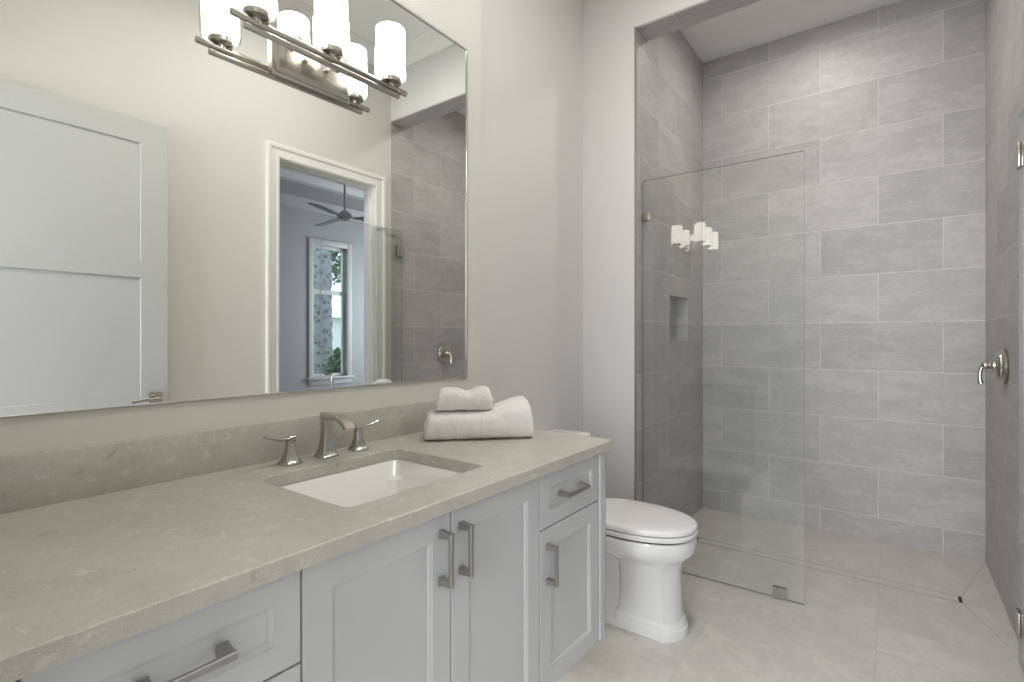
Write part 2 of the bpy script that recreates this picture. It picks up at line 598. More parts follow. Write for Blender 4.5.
def pull(parent, p0, p1, out=.03):
    """square bar pull with flared feet between two points on the face y = YF"""
    mb = MB()
    p0 = Vector(p0); p1 = Vector(p1); a = (p1 - p0).normalized(); side = a.cross(Vector((0, 1, 0)))
    o = Vector((0, -out, 0))
    for p, s in ((p0, 1), (p1, -1)):
        # foot: square that narrows toward the bar
        R = []
        for t, w in ((0, .0085), (.3, .007), (1, .0055)):
            c = p + a * s * .007 * (1 - t) * 0 + o * t
            R.append([c + a * w + side * w, c - a * w + side * w, c - a * w - side * w, c + a * w - side * w])
        mb.rings(R)
    q0 = p0 + o - a * .0065; q1 = p1 + o + a * .0065
    mb.sweep_rect([q0, q0.lerp(q1, .5), q1], [(.012, .010), (.011, .008), (.012, .010)], side)
    return mb.build('pull_handle', M['nickel2'], parent, label='brushed nickel bar pull')

def front(kind, x0, x1, z0, z1, rail=.055):
    mb = MB()
    gp = .0018
    mb.panel(x0 + gp, x1 - gp, z0 + gp, z1 - gp, [(.0, .022), (.0, .0015), (.0015, 0), (rail, 0), (rail + .0012, .0015), (rail + .003, .0022), (rail + .0075, .0052), (rail + .009, .0072)], YF)
    return mb.build(kind, M['cab'], vc)
zt, zd = VZ1 - .004, .733
f = front('drawer', .128, .466, zd, zt, .045); pull(f, (.243, YF, .815), (.342, YF, .815))
f = front('drawer', .128, .466, .503, zd, .055); pull(f, (.243, YF, .618), (.342, YF, .618))
f = front('drawer', .128, .466, VZ0, .503, .055); pull(f, (.243, YF, .386), (.342, YF, .386))
f = front('door', .466, .819, VZ0, zt); pull(f, (.787, YF, .745), (.787, YF, .845))
f = front('door', .819, 1.169, VZ0, zt); pull(f, (.850, YF, .745), (.850, YF, .845))
f = front('drawer', 1.169, 1.519, zd, zt, .045); pull(f, (1.276, YF, .813), (1.388, YF, .813))
f = front('door', 1.169, 1.519, VZ0, zd); pull(f, (1.207, YF, .585), (1.207, YF, .682))

# counter with sink cut-out
CX0, CX1, CY0 = .075, 1.572, .75
SX0, SX1, SY0, SY1 = .618, 1.046, .866, 1.220
def rrect(x0, x1, y0, y1, r, z, n=6):
    P = []
    for cx, cy, a0 in ((x1 - r, y1 - r, 0), (x0 + r, y1 - r, PI / 2), (x0 + r, y0 + r, PI), (x1 - r, y0 + r, 1.5 * PI)):
        for k in range(n + 1):
            a = a0 + PI / 2 * k / n
            P.append((cx + r * math.cos(a), cy + r * math.sin(a), z))
    return P
b = MB()
e = .003
def orect(ins, z):
    return rrect(CX0 + ins, CX1 - ins, CY0 + ins, YV - ins, .003, z)
def irect(ins, z):
    return rrect(SX0 - ins, SX1 + ins, SY0 - ins, SY1 + ins, .02 + ins, z)
z0 = CT - .03
V = b.rings([irect(0, z0), irect(0, CT - .0015), irect(.0015, CT), orect(.0025, CT), orect(0, CT - .0025), orect(0, z0), irect(0, z0)], cap0=False, cap1=False)
bmesh.ops.remove_doubles(b.bm, verts=b.bm.verts, dist=1e-6)
ct = b.build('countertop', M['quartz'], None, 0); tag(ct, 'greige quartz countertop on the white vanity with a sink cut-out', 'countertop')
b = MB(); b.box((CX0, YB, CT), (1.640, YV, 1.033), .0012); bs = b.build('backsplash', M['quartz']); tag(bs, 'low greige quartz backsplash strip along the wall behind the faucet', 'backsplash')

# undermount sink
sk = thing('undermount_sink', 'white rectangular undermount sink below the countertop', 'sink', (.843, 1.05, .74))
b = MB()
zt0 = CT - .0305
def srect(ins, z, r): return rrect(SX0 + ins, SX1 - ins, SY0 + ins, SY1 - ins, r, z)
b.rings([srect(-.03, zt0 - .012, .03), srect(-.03, zt0, .03), srect(-.004, zt0, .024), srect(.002, zt0 - .004, .024), srect(.012, zt0 - .04, .03), srect(.03, zt0 - .05, .034),
         srect(.04, zt0 - .10, .04), srect(.055, zt0 - .128, .045), srect(.075, zt0 - .138, .05), srect(.14, zt0 - .142, .02)], cap0=False, cap1=True)
so = b.build('basin', M['sink'], sk, 50)
sm = so.modifiers.new('thickness', 'SOLIDIFY'); sm.thickness = .008; sm.offset = -1
b = MB(); b.lathe([(.0, 0), (.022, 0), (.023, .002), (.020, .004), (.012, .0035), (0, .0045)], (.843, 1.052, zt0 - .142)); b.build('sink_drain', M['nickel'], sk)

# faucet
fc = thing('faucet', 'brushed nickel widespread faucet with two lever handles behind the sink', 'faucet', (.858, 1.297, CT))
def sq(cx, cy, hw, hd, z, c=.25):
    k = min(hw, hd) * c
    return [(cx + sx, cy + sy, z) for sx, sy in ((hw - k, -hd), (hw, -hd + k), (hw, hd - k), (hw - k, hd), (-hw + k, hd), (-hw, hd - k), (-hw, -hd + k), (-hw + k, -hd))]
b = MB()
fx, fy = .858, 1.300
prof = [(.0275, .027, 0), (.0275, .027, .004), (.025, .0245, .007), (.0205, .020, .018), (.017, .0165, .032), (.0145, .014, .05), (.013, .0135, .075), (.013, .014, .115), (.013, .014, .122)]
b.rings([sq(fx, fy, w, d, CT + z) for w, d, z in prof])
arm = []; sz = []
for k in range(15):
    t = k / 14
    yy = fy + .014 - .122 * t
    zz = CT + .115 + .003 * t - .030 * max(0, (t - .5) / .5) ** 2.2
    arm.append((fx, yy, zz)); sz.append((.027 + .006 * t, .020 - .005 * t))
b.sweep_rect(arm, sz, (1, 0, 0))
sp_ = b.build('spout', M['nickel'], fc, 35)
for hx, s in ((.748, -1), (.966, 1)):
    b = MB()
    prof = [(.026, 0), (.026, .004), (.0235, .006), (.018, .016), (.0135, .030), (.0105, .045), (.0095, .056), (.0115, .058), (.0115, .062), (.008, .064), (.008, .067)]
    b.rings([sq(hx, fy, w, w, CT + z, .3) for w, z in prof])
    ho = b.build('handle_base', M['nickel'], fc, 35)
    b = MB()
    pts = []; sz = []
    for k in range(11):
        t = k / 10
        pts.append((hx - s * .012 + s * .085 * t, fy - .004 * t, CT + .070 + .004 * math.sin(t * PI) * -1 + .012 * t * t))
        sz.append((.016 - .006 * t, .009 - .004 * t))
    b.sweep_rect(pts, sz, (0, 1, 0))
    b.build('lever', M['nickel'], ho, 35)

# under-cabinet light strip
UY = .93
us = thing('under_cabinet_light', 'slim lit strip light under the floating vanity', 'light', (.82, UY, VZ0 - .014))
b = MB()
b.box((.2, UY - .015, VZ0 - .004), (1.45, UY + .015, VZ0)); b.box((.2, UY - .015, VZ0 - .016), (1.45, UY - .012, VZ0 - .004)); b.box((.2, UY + .012, VZ0 - .016), (1.45, UY + .015, VZ0 - .004))
b.box((.2, UY - .012, VZ0 - .016), (.203, UY + .012, VZ0 - .004)); b.box((1.447, UY - .012, VZ0 - .016), (1.45, UY + .012, VZ0 - .004)); b.build('light_channel', M['nickel2'], us)
b = MB(); b.box((.2032, UY - .0116, VZ0 - .010), (1.4468, UY + .0116, VZ0 - .0045)); b.build('light_diffuser', M['led'], us)
area('under_cabinet_lamp', (.825, UY, VZ0 - .0165), (0, 0, 0), 1.24, .022, 4.5, (1, .97, .92), spread=2.0)

# ------------------------------------------------------------------ mirror
mr = thing('wall_mirror', 'large rectangular wall mirror with a thin silver edge above the vanity', 'mirror', (.83, YV, 1.75))
MX0, MX1, MZ0, MZ1 = .115, 1.545, 1.112, 2.424
b = MB(); b.box((MX0, YV - .005, MZ0), (MX1, YV - .0005, MZ1)); b.build('mirror_glass', M['mirror'], mr, 0)
fw = .007
b = MB()
b.box((MX0 - fw, YV - .009, MZ0 - fw), (MX0, YV, MZ1 + fw), .0015); b.box((MX1, YV - .009, MZ0 - fw), (MX1 + fw, YV, MZ1 + fw), .0015)
b.box((MX0, YV - .009, MZ1), (MX1, YV, MZ1 + fw), .0015); b.box((MX0, YV - .0062, MZ0 - .003), (MX1, YV, MZ0), .001)
b.build('mirror_frame', M['chrome'], mr)

# ------------------------------------------------------------------ vanity light
LY = 1.285
vl = thing('vanity_light', 'brushed nickel three-light vanity fixture with lit white glass cylinder shades', 'light', (.86, YV - .01, 2.05))
ym = YV - .0052
b = MB(); b.rings([rrect(.735, .985, 0, .128, .004, 0)] * 0 or [[(x, ym - d, z) for x, z in ((.735 + i, 1.995 + i), (.985 - i, 1.995 + i), (.985 - i, 2.123 - i), (.735 + i, 2.123 - i))] for i, d in ((0, 0), (0, .010), (.006, .012), (.010, .012), (.014, .022), (.02, .024))])
b.build('back_plate', M['nickel'], vl, 20)
for sx in (.825, .895):
    b = MB(); b.lathe([(.0, .0), (.006, 0), (.006, .008), (.004, .011), (0, .012)], (sx, ym - .024, 2.06), (0, -1, 0), 16); b.build('knob', M['nickel'], vl)
for sx in (.785, .935):
    pts = [(sx, ym - .022, 2.075)]
    for k in range(1, 11):
        t = k / 10
        pts.append((sx, ym - .022 - (ym - .022 - LY) * t, 2.075 + .028 * math.sin(t * PI) - .030 * t * t))
    b = MB(); b.tube(pts, .0065, 12); b.build('arm', M['nickel'], vl)
for x0, x1, z in ((.587, 1.142, 2.060), (.619, 1.111, 2.0425)):
    b = MB(); b.lathe([(0, 0), (.0082, 0), (.009, .001), (.009, x1 - x0 - .001), (.0082, x1 - x0), (0, x1 - x0)], (x0, LY, z), (1, 0, 0), 20); b.build('rod', M['nickel'], vl, 40)
def ringpts(sx, r, z, n=40): return [(sx + r * math.cos(2 * PI * k / n), LY + r * math.sin(2 * PI * k / n), z) for k in range(n)]
for sx in (.650, .866, 1.081):
    FZ0 = .0055
    b = MB()
    b.lathe([(r, z + FZ0) for r, z in ((.0, 2.055), (.011, 2.055), (.012, 2.064), (.020, 2.066), (.031, 2.067), (.032, 2.069), (.032, 2.080), (.029, 2.083), (.029, 2.086), (.024, 2.088), (.014, 2.090), (.014, 2.10), (0, 2.10))], (sx, LY, 0))
    b.build('socket_cup', M['nickel'], vl)
    z0_, z1_ = 2.0855 + FZ0, 2.242 + FZ0
    b = MB()
    Ro = .0455
    b.rings([ringpts(sx, r, z) for r, z in ((.026, z0_ + .003), (.027, z0_ + .0005), (Ro - .006, z0_ + .0005), (Ro - .001, z0_ + .003), (Ro, z0_ + .008), (Ro, z1_ - .006), (Ro - .0015, z1_ - .004), (Ro - .003, z1_ - .006), (Ro - .003, z0_ + .012), (Ro - .008, z0_ + .005), (.027, z0_ + .005), (.026, z0_ + .003))], cap0=False, cap1=False)
    so_ = b.build('shade', M['opal'], vl, 40, label='lit white glass cylinder shade')
    b = MB()
    Ro = .0505
    b.rings([ringpts(sx, r, z) for r, z in ((.0335, z0_ - .004), (Ro - .004, z0_ - .004), (Ro - .001, z0_ - .002), (Ro, z0_ + .004), (Ro, z1_), (Ro - .001, z1_ + .001), (Ro - .002, z1_), (Ro - .002, z0_ + .004), (Ro - .0045, z0_ - .002), (.0335, z0_ - .002), (.0335, z0_ - .004))], cap0=False, cap1=False)
    b.build('outer_glass', M['pane'], so_, 40, label='clear outer glass cylinder')

vl.rotation_euler = (0, -.0195, 0)      # hangs a little out of level

# ------------------------------------------------------------------ downlights
for i, p in enumerate(DOWN):
    lab = ['round recessed downlight in the bathroom ceiling above the vanity', 'round recessed downlight in the bathroom ceiling by the toilet', 'round recessed downlight in the shower ceiling'][i]
    t = thing('recessed_downlight', lab, 'light', p, 'recessed ceiling downlights')
    b = MB()
    b.rings([[(p[0] + r * math.cos(2 * PI * k / 36), p[1] + r * math.sin(2 * PI * k / 36), p[2] + h) for k in range(36)] for r, h in ((.079, 0), (.079, -.006), (.083, -.009), (.098, -.007), (.102, 0))], cap0=False, cap1=False)
    b.build('trim_ring', M['ceil'], t)
    b = MB(); b.lathe([(0, 0), (.0785, 0), (.0785, -.002), (0, -.003)], p, (0, 0, 1), 36); b.build('lens', M['canlit'], t)

# ------------------------------------------------------------------ toilet
TX = 2.190
tl = thing('toilet', 'white elongated two-piece toilet with closed lid in the alcove', 'toilet', (TX, 1.1, 0))
def egg(z, hw, yf, yb, n=2.2, ym=None, nb=None, seg=72):
    if ym is None: ym = yf + (yb - yf) * .5
    nb = nb or n
    P = []
    for k in range(seg):
        a = 2 * PI * k / seg
        cx, sy = math.cos(a), math.sin(a)
        nn = n if sy < 0 else nb
        x = hw * math.copysign(abs(cx) ** (2 / nn), cx)
        y = (ym - yf if sy < 0 else yb - ym) * math.copysign(abs(sy) ** (2 / nn), sy)
        P.append((TX + x, ym + y, z))
    return P
def bow(z, hw, ye, yf, yb, r=.03, n=22):
    """plan outline with straight sides and a bowed front that meets them at a crisp edge"""
    P = []
    for k in range(n + 1):
        x = -1 + 2 * k / n
        P.append((TX + hw * x, yf + (ye - yf) * abs(x) ** 2.1, z))
    for cx, cy, a0 in ((hw - r, yb - r, 0), (-hw + r, yb - r, PI / 2)):
        for k in range(7):
            a = a0 + PI / 2 * k / 6
            P.append((TX + cx + r * math.cos(a), cy + r * math.sin(a), z))
    return P
b = MB()
# bowl
b.rings([egg(z, hw, yf, yb, n, ym, nb) for z, hw, yf, yb, n, ym, nb in (
    (.262, .060, .78, .985, 3, .875, 4), (.290, .094, .738, 1.04, 3.2, .89, 3.5), (.306, .112, .728, 1.11, 3, .91, 3), (.322, .138, .712, 1.17, 2.6, .94, 2.6), (.338, .168, .690, 1.2, 2.35, .95, 2.5),
    (.350, .182, .678, 1.21, 2.2, .955, 2.5), (.358, .187, .673, 1.21, 2.2, .955, 2.5), (.400, .191, .669, 1.215, 2.2, .955, 2.5), (.410, .189, .671, 1.215, 2.2, .955, 2.5), (.415, .184, .676, 1.21, 2.2, .955, 2.5))])
# pedestal column
b.rings([bow(*q) for q in ((.02, .098, .776, .722, .99), (.075, .0965, .778, .724, .985), (.13, .094, .780, .729, .98), (.22, .0925, .782, .732, .98), (.27, .094, .780, .730, .985), (.30, .100, .774, .724, 1.0), (.325, .112, .76, .715, 1.03))])
# stepped foot round the column, and the low base plate behind it
b.rings([bow(*q) for q in ((0, .1125, .764, .703, 1.0), (.034, .1125, .764, .703, 1.0), (.039, .111, .766, .705, 1.0), (.042, .107, .769, .709, .999), (.054, .106, .770, .711, .999), (.062, .103, .772, .714, .997), (.067, .099, .776, .719, .995), (.070, .094, .78, .725, .99))])
b.rings([rrect(TX - .112, TX + .112, .95, 1.30, .02, z) for z in (0, .028)] + [rrect(TX - .109, TX + .109, .953, 1.297, .02, .032)])
# trapway body and tank shelf
b.rings([egg(z, hw, yf, yb, 4, None, 4) for z, hw, yf, yb in (
    (.03, .080, .95, 1.25), (.12, .076, .95, 1.25), (.22, .08, .95, 1.28), (.30, .095, .95, 1.34), (.34, .13, 1.05, 1.40), (.375, .165, 1.10, 1.435), (.408, .175, 1.12, 1.44), (.414, .17, 1.125, 1.435))])
b.build('bowl', M['porc'], tl, 32)
b = MB(); b.rings([egg(z, hw, yf, yb, 2.2, .96, 2.6) for z, hw, yf, yb in ((.4145, .176, .684, 1.185), (.4225, .176, .684, 1.185))]); b.build('seat_bumper', M['black'], tl, label='dark gap under the seat')  # shade under the seat painted in as a black ring
b = MB(); b.rings([egg(z, hw, yf, yb, 2.2, .96, 2.6) for z, hw, yf, yb in ((.4225, .186, .672, 1.19), (.4250, .190, .668, 1.195), (.440, .1915, .666, 1.196), (.4445, .188, .670, 1.19))]); b.build('seat', M['seat'], tl)
b = MB(); b.rings([egg(z, hw, yf, yb, 2.2, .96, 2.6) for z, hw, yf, yb in ((.4445, .180, .68, 1.18), (.4475, .180, .68, 1.18))]); b.build('lid_bumper', M['black'], tl, label='dark gap between lid and seat')  # shade between lid and seat painted in as a black ring
b = MB(); b.rings([egg(z, hw, yf, yb, 2.2, .96, 2.6) for z, hw, yf, yb in ((.4475, .186, .672, 1.19), (.450, .190, .668, 1.195), (.465, .191, .667, 1.196), (.470, .188, .671, 1.193), (.4735, .178, .683, 1.185), (.4765, .15, .72, 1.165), (.4785, .1, .79, 1.11), (.479, .03, .9, 1.0))]); b.build('lid', M['seat'], tl, 50)
for s in (-1, 1):
    b = MB(); b.lathe([(0, -.03), (.011, -.03), (.012, -.028), (.012, .028), (.011, .03), (0, .03)], (TX + s * .075, 1.205, .432), (1, 0, 0), 16); b.build('hinge', M['seat'], tl)
b = MB()
def trect(ins, z, insy=None): return rrect(TX - .205 + ins, TX + .205 - ins, 1.262 + ins, 1.462, .03, z)
b.rings([trect(.03, .4145), trect(.022, .425), trect(.012, .5), trect(.004, .70), trect(.004, .742)]); b.build('tank', M['porc'], tl)
b = MB(); b.rings([trect(.002, .7425), trect(-.004, .746), trect(-.006, .760), trect(-.004, .770), trect(.006, .776), trect(.05, .779)]); b.build('tank_lid', M['porc'], tl)
b = MB(); b.lathe([(0, 0), (.012, 0), (.012, .01), (.009, .013), (0, .013)], (TX - .15, 1.263, .69), (0, -1, 0), 16)
b.sweep_rect([(TX - .155, 1.246, .69), (TX - .11, 1.243, .688), (TX - .075, 1.245, .682)], (.013, .008), (0, 0, 1)); b.build('flush_lever', M['nickel'], tl)

# ------------------------------------------------------------------ towels
def towel(name, p0, p1, depth, h0, h1, zb, label, bands, cat='towel', dip=0, nexp=2.7, seed=0, zfun=None):
    p0 = Vector((*p0, zb)); p1 = Vector((*p1, zb))
    u = (p1 - p0); Ln = u.length; u.normalize(); nrm = Vector((-u.y, u.x, 0))
    if nrm.dot(Vector((.8, .6, 0))) < 0: nrm = -nrm
    nu, nv = 90, 64
    R = []; tt = []
    for i in range(nu + 1):
        s = i / nu
        # rounded ends
        q = min(s, 1 - s) * Ln
        er = .022
        k = math.sqrt(max(0, 1 - (1 - min(q / er, 1)) ** 2)) if q < er else 1
        k = .62 + .38 * k
        g_ = min(max((s - .50) / .42, 0), 1); h = (h0 + (h1 - h0) * g_ * g_ * (3 - 2 * g_)) * k
        h *= 1 - dip * math.exp(-((s - .55) / .14) ** 2)
        inband = any(a < s < c for a, c in bands)
        d = depth * (.82 + .18 * k)
        ring = []
        for j in range(nv):
            a = 2 * PI * j / nv
            ca, sa = math.cos(a), math.sin(a)
            x = math.copysign(abs(ca) ** (2 / nexp), ca) * d / 2
            z = math.copysign(abs(sa) ** (2 / nexp), sa) * h / 2
            if z < 0:  # flatter underneath
                x = math.copysign(abs(ca) ** (2 / 4.5), ca) * d / 2
            v = Vector((x, z + h / 2))
            rr = 1 - (.018 if inband else 0)
            v = Vector((v.x * rr, h / 2 + (v.y - h / 2) * rr))
            P = p0 + u * (s * Ln) + nrm * (v.x + depth / 2) + Vector((0, 0, v.y))
            nz = noise.noise(P * 22 + Vector((seed, 0, 0))) * .0032 + noise.noise(P * 75 + Vector((0, seed, 0))) * .0014
            if inband: nz *= .4
            fz = noise.noise(P * 330) * .0012 * (0 if inband else 1)
            dirv = (nrm * v.x + Vector((0, 0, v.y - h / 2))).normalized()
            P = P + dirv * (nz + fz)
            P.z = max(P.z, zb + .0005)
            ring.append(P)
        R.append(ring)
    # rolled ends: concentric coil steps
    def coil(ring, dirn):
        c = sum(ring, Vector()) / len(ring)
        out = []
        for f_, dd in ((.90, .004), (.80, .000), (.70, .006), (.55, .001), (.42, .006), (.25, .001), (.12, .004)):
            out.append([c + (p - c) * f_ + dirn * dd for p in ring])
        return out
    a = coil(R[0], -u)[::-1]; c = coil(R[-1], u)
    mb = MB(); mb.rings(a + R + c)
    o = mb.build(name, M['terry'], None, 80)
    tag(o, label, cat)
    # woven band sleeves
    for x0, x1 in bands:
        m2 = MB()
        R2 = []
        for i in range(nu + 1):
            s = i / nu
            if x0 + .003 <= s <= x1 - .003:
                rg = R[i]; cc = sum(rg, Vector()) / len(rg)
                R2.append([Vector((*(cc + (p - cc) * 1.012).xy, max((cc + (p - cc) * 1.012).z, zb + .0003))) for p in rg])
        m2.rings(R2, cap0=False, cap1=False)
        m2.build('woven_band', M['band'], o, 80)
    return o
towel('bath_towel', (1.161, 1.212), (1.411, .962), .160, .0955, .134, CT + .0004, 'large folded white bath towel lying on the counter end under the small one', [(.36, .52)], seed=3)
towel('hand_towel', (1.199, 1.195), (1.331, 1.073), .086, .079, .080, CT + .0958, 'small rolled white hand towel on top of the bath towel', [(.60, .68)], dip=.16, nexp=2.2, seed=9)

# ------------------------------------------------------------------ shower
def sheet(name, lo, hi, parent, thin):
    """glass sheet; narrow faces carry the edge material; thin = axis of thickness"""
    mb = MB(); mb.box(lo, hi)
    mb.bm.normal_update()
    for f in mb.bm.faces:
        f.material_index = 0 if abs(f.normal[thin]) > .9 else 1
    return mb.build(name, [M['glass'], M['edge']], parent, 0, label='clear glass sheet')
gp = thing('shower_glass_panel', 'fixed clear glass shower panel clamped to the left side of the shower opening', 'shower screen', (XG, .74, 0))
sheet('glass_pane', (XG - .005, .337, .003), (XG + .005, YL - .010, 2.155), gp, 0)
b = MB(); b.box((XG - .011, YL - .056, 1.925), (XG + .011, YL - .0062, 1.975), .002); b.build('clip', M['clip'], gp, label='square nickel wall clip')
b = MB(); b.box((XG - .011, YL - .056, .25), (XG + .011, YL - .0062, .30), .002); b.build('clip', M['clip'], gp, label='square nickel wall clip')
b = MB(); b.box((XG - .012, .415, .0005), (XG + .012, .472, .055), .001, 1); b.build('clip', M['clip'], gp, label='square nickel floor clip')

gp.rotation_euler = (0, 0, .0108)
gd = thing('shower_glass_door', 'clear glass shower door swung open against the right wall', 'shower door', (XG, -.385, 0))
GY = -.394
sheet('glass_pane', (2.035, GY - .005, .015), (2.758, GY + .005, 2.12), gd, 1)
for z in (.17, 1.965):
    b = MB()
    b.box((2.755, YR, z - .046), (2.792, YR + .006, z + .046), .0015)
    b.box((2.762, YR + .006, z - .03), (2.784, GY + .012, z + .03), .003)
    b.lathe([(0, -.046), (.0075, -.046), (.0075, .046), (0, .046)], (2.770, GY, z), (0, 0, 1), 16)
    b.box((2.712, GY - .013, z - .046), (2.768, GY - .0052, z + .046), .002); b.box((2.712, GY + .0052, z - .046), (2.768, GY + .013, z + .046), .002)
    b.build('hinge', M['nickel'], gd, label='nickel wall hinge')
b = MB()
hx = 2.088
for s in (1,):
    y0 = GY + .0052 * s
    pts = [(hx, y0, .86), (hx, y0 + .035 * s, .86)]
    for k in range(0, 9): a = -PI / 2 + PI / 2 * k / 8; pts.append((hx, y0 + s * (.035 + .018 * math.cos(a)), .878 + .018 * math.sin(a)))
    for k in range(0, 9): a = PI / 2 * k / 8; pts.append((hx, y0 + s * (.035 + .018 * math.cos(a)), 1.002 + .018 * math.sin(a)))
    pts.append((hx, y0, 1.02))
    b.tube(pts, .0085, 14)
for z in (.86, 1.02): b.lathe([(0, 0), (.012, 0), (.012, .004), (0, .005)], (hx, GY - .0052, z), (0, -1, 0), 16)
b.build('pull_handle', M['chrome'], gd, label='chrome D-shaped pull handle')

# valve
sv = thing('shower_valve', 'round nickel shower valve with curved lever on the right shower wall', 'shower valve', (3.272, YR, 1.135))
b = MB(); b.lathe([(0, 0), (.080, 0), (.082, .004), (.082, .012), (.078, .018), (.068, .021), (.066, .027), (.058, .034), (.046, .038), (.032, .040), (0, .040)], (3.272, YR, 1.135), (0, 1, 0), 48); es = b.build('escutcheon', M['nickel'], sv, 30)
b = MB(); b.lathe([(0, .039), (.026, .039), (.025, .047), (.018, .052), (.016, .058), (.019, .064), (.020, .074), (.017, .082), (.010, .086), (0, .087)], (3.272, YR, 1.138), (0, 1, 0), 32); hb = b.build('hub', M['nickel'], sv, 40)
pts = []; rr = []
for k in range(15):
    t = k / 14
    pts.append((3.272 - .006 * t, YR + .070 + .026 * math.sin(t * 2.0) - .006 * t, 1.150 - .100 * t ** 1.35)); rr.append(.0105 - .004 * math.sin(t * PI * .8) + .002 * t)
b = MB(); b.tube(pts, rr, 14); b.build('lever', M['nickel'], hb)

# linear drain
ld = thing('linear_drain', 'long tile-insert linear drain across the shower floor', 'drain', ((D0 + D1) / 2, .366, 0))
b = MB(); b.box((D0 + .0005, DY0 + .0005, -.0022), (D1 - .0005, DY1 - .0005, -.0015)); b.build('tray', M['black'], ld)
b = MB(); b.box((D0 + .006, DY0 + .014, -.0015), (D1 - .006, DY1 - .014, .0002), .0006, 1); b.build('tile_insert', M['floor2'], ld, 30, label='pale tile strip between two dark slots')

# ------------------------------------------------------------------ entry door (seen in the mirror)
ed = thing('entry_door', 'white panelled entry door swung open in front of the right wall', 'door', (.165, -.36, 0))
EX0, EX1, EYf, ETh = .165, 1.098, -.352, .04
b = MB()
b.box((EX0, EYf - ETh + .008, .008), (EX1, EYf - .008, 2.395))
st = .122
zs = [(.008, .25), (.875, .965), (1.578, 1.666), (2.275, 2.395)]
for s in (1, -1):
    ya, yb_ = (EYf - .0081, EYf) if s == 1 else (EYf - ETh, EYf - ETh + .0081)
    b.box((EX0, ya, .008), (EX0 + st, yb_, 2.395), .001, 1); b.box((EX1 - st, ya, .008), (EX1, yb_, 2.395), .001, 1)
    for z0_, z1_ in zs: b.box((EX0 + st - .0005, ya, z0_), (EX1 - st + .0005, yb_, z1_), .001, 1)
b.build('slab', M['door'], ed)
b = MB()
lx, lz = 1.040, .955
b.box((lx - .028, EYf, lz - .028), (lx + .028, EYf + .008, lz + .028), .0015)
b.lathe([(0, .008), (.011, .008), (.011, .045), (0, .045)], (lx, EYf, lz), (0, 1, 0), 16)
b.sweep_rect([(lx + .01, EYf + .045, lz - .004), (lx - .05, EYf + .046, lz - .005), (lx - .115, EYf + .045, lz - .012)], (.014, .012), (0, 0, 1))
b.build('lever_handle', M['nickel'], ed, label='nickel lever handle on a square plate')
b = MB()
for z in (.25, 1.2, 2.15): b.lathe([(0, -.045), (.007, -.045), (.007, .045), (0, .045)], (EX0 - .006, EYf - .034, z), (0, 0, 1), 12)
b.build('hinge', M['nickel'], ed)

# ------------------------------------------------------------------ entry hall behind the camera
b = MB(); b.box((-2.1, -.6, -.1), (XN - T, YV + .3, 0)); struct('floor_hall', b, M['bedf'], label='brown hall floor')
b = MB(); b.box((-2.1, -.6, ZC), (XN - T, YV + .3, ZC + .1)); struct('ceiling_hall', b, M['ceil'], label='white hall ceiling')
b = MB(); b.box((-2.1, YV + .2, 0), (XN - T, YV + .3, ZC)); b.box((-2.1, -.6, 0), (XN - T, -.5, ZC)); 
HW = (-.48, .90, .72, 2.78)
b.box((-2.25, -.6, 0), (-2.1, HW[0], ZC)); b.box((-2.25, HW[1], 0), (-2.1, YV + .3, ZC)); b.box((-2.25, HW[0], 0), (-2.1, HW[1], HW[2])); b.box((-2.25, HW[0], HW[3]), (-2.1, HW[1], ZC))
struct('wall_hall', b, M['wall'], smooth=0, label='off-white hall walls')

# ------------------------------------------------------------------ bedroom beyond the doorway
BX0, BX1 = .6, 7.0
BS = 3.40      # flat perimeter ceiling
BT = 3.72      # tray ceiling
b = MB(); b.box((BX0, BY1 - .15, -.1), (BX1, BY0, -.0005)); struct('floor_bedroom', b, M['bedf'], label='brown bedroom floor')
WX0, WX1, WZ0, WZ1 = 4.87, 5.53, .62, 2.86
W2 = (-4.65, -3.05, .62, 2.86)
b = MB()
y0, y1 = BY1 - .15, BY1
for a, c in ((BX0, WX0), (WX1, BX1)): b.box((a, y0, 0), (c, y1, BT + .1))
b.box((WX0, y0, 0), (WX1, y1, WZ0)); b.box((WX0, y0, WZ1), (WX1, y1, BT + .1))
struct('wall_bedroom_far', b, M['bed'], smooth=0, label='grey bedroom wall with a tall window')
b = MB(); b.box((BX0 - .1, y0, 0), (BX0, BY0, BT + .1)); struct('wall_bedroom_left', b, M['bed'])
b = MB()
for a, c in ((y0, W2[0]), (W2[1], BY0)): b.box((BX1, a, 0), (BX1 + .15, c, BT + .1))
b.box((BX1, W2[0], 0), (BX1 + .15, W2[1], W2[2])); b.box((BX1, W2[0], W2[3]), (BX1 + .15, W2[1], BT + .1))
struct('wall_bedroom_right', b, M['bed'], smooth=0)
b = MB(); b.box((XF + .002, BY0 - .002, 0), (BX1, BY0, BT + .1)); b.box((BX0, BY0 - .01, ZC), (XF + .002, BY0, BT + .1)); struct('wall_bedroom_near', b, M['bed'])
b = MB()
tr = .62
b.box((BX0, BY1, BS), (BX1, BY1 + tr, BT + .1)); b.box((BX0, BY0 - tr, BS), (BX1, BY0 - .011, BT + .1))
b.box((BX0, BY1 + tr, BS), (BX0 + tr, BY0 - tr, BT + .1)); b.box((BX1 - tr, BY1 + tr, BS), (BX1, BY0 - tr, BT + .1))
struct('ceiling_bedroom', b, M['bed'], smooth=0, label='grey perimeter of the bedroom tray ceiling')
b = MB(); b.box((BX0 + tr, BY1 + tr, BT), (BX1 - tr, BY0 - tr, BT + .1))
crown(b, (BX0 + tr, BY1 + tr), (BX1 - tr, BY1 + tr), (0, 1), BT, .12); crown(b, (BX0 + tr, BY0 - tr), (BX1 - tr, BY0 - tr), (0, -1), BT, .12)
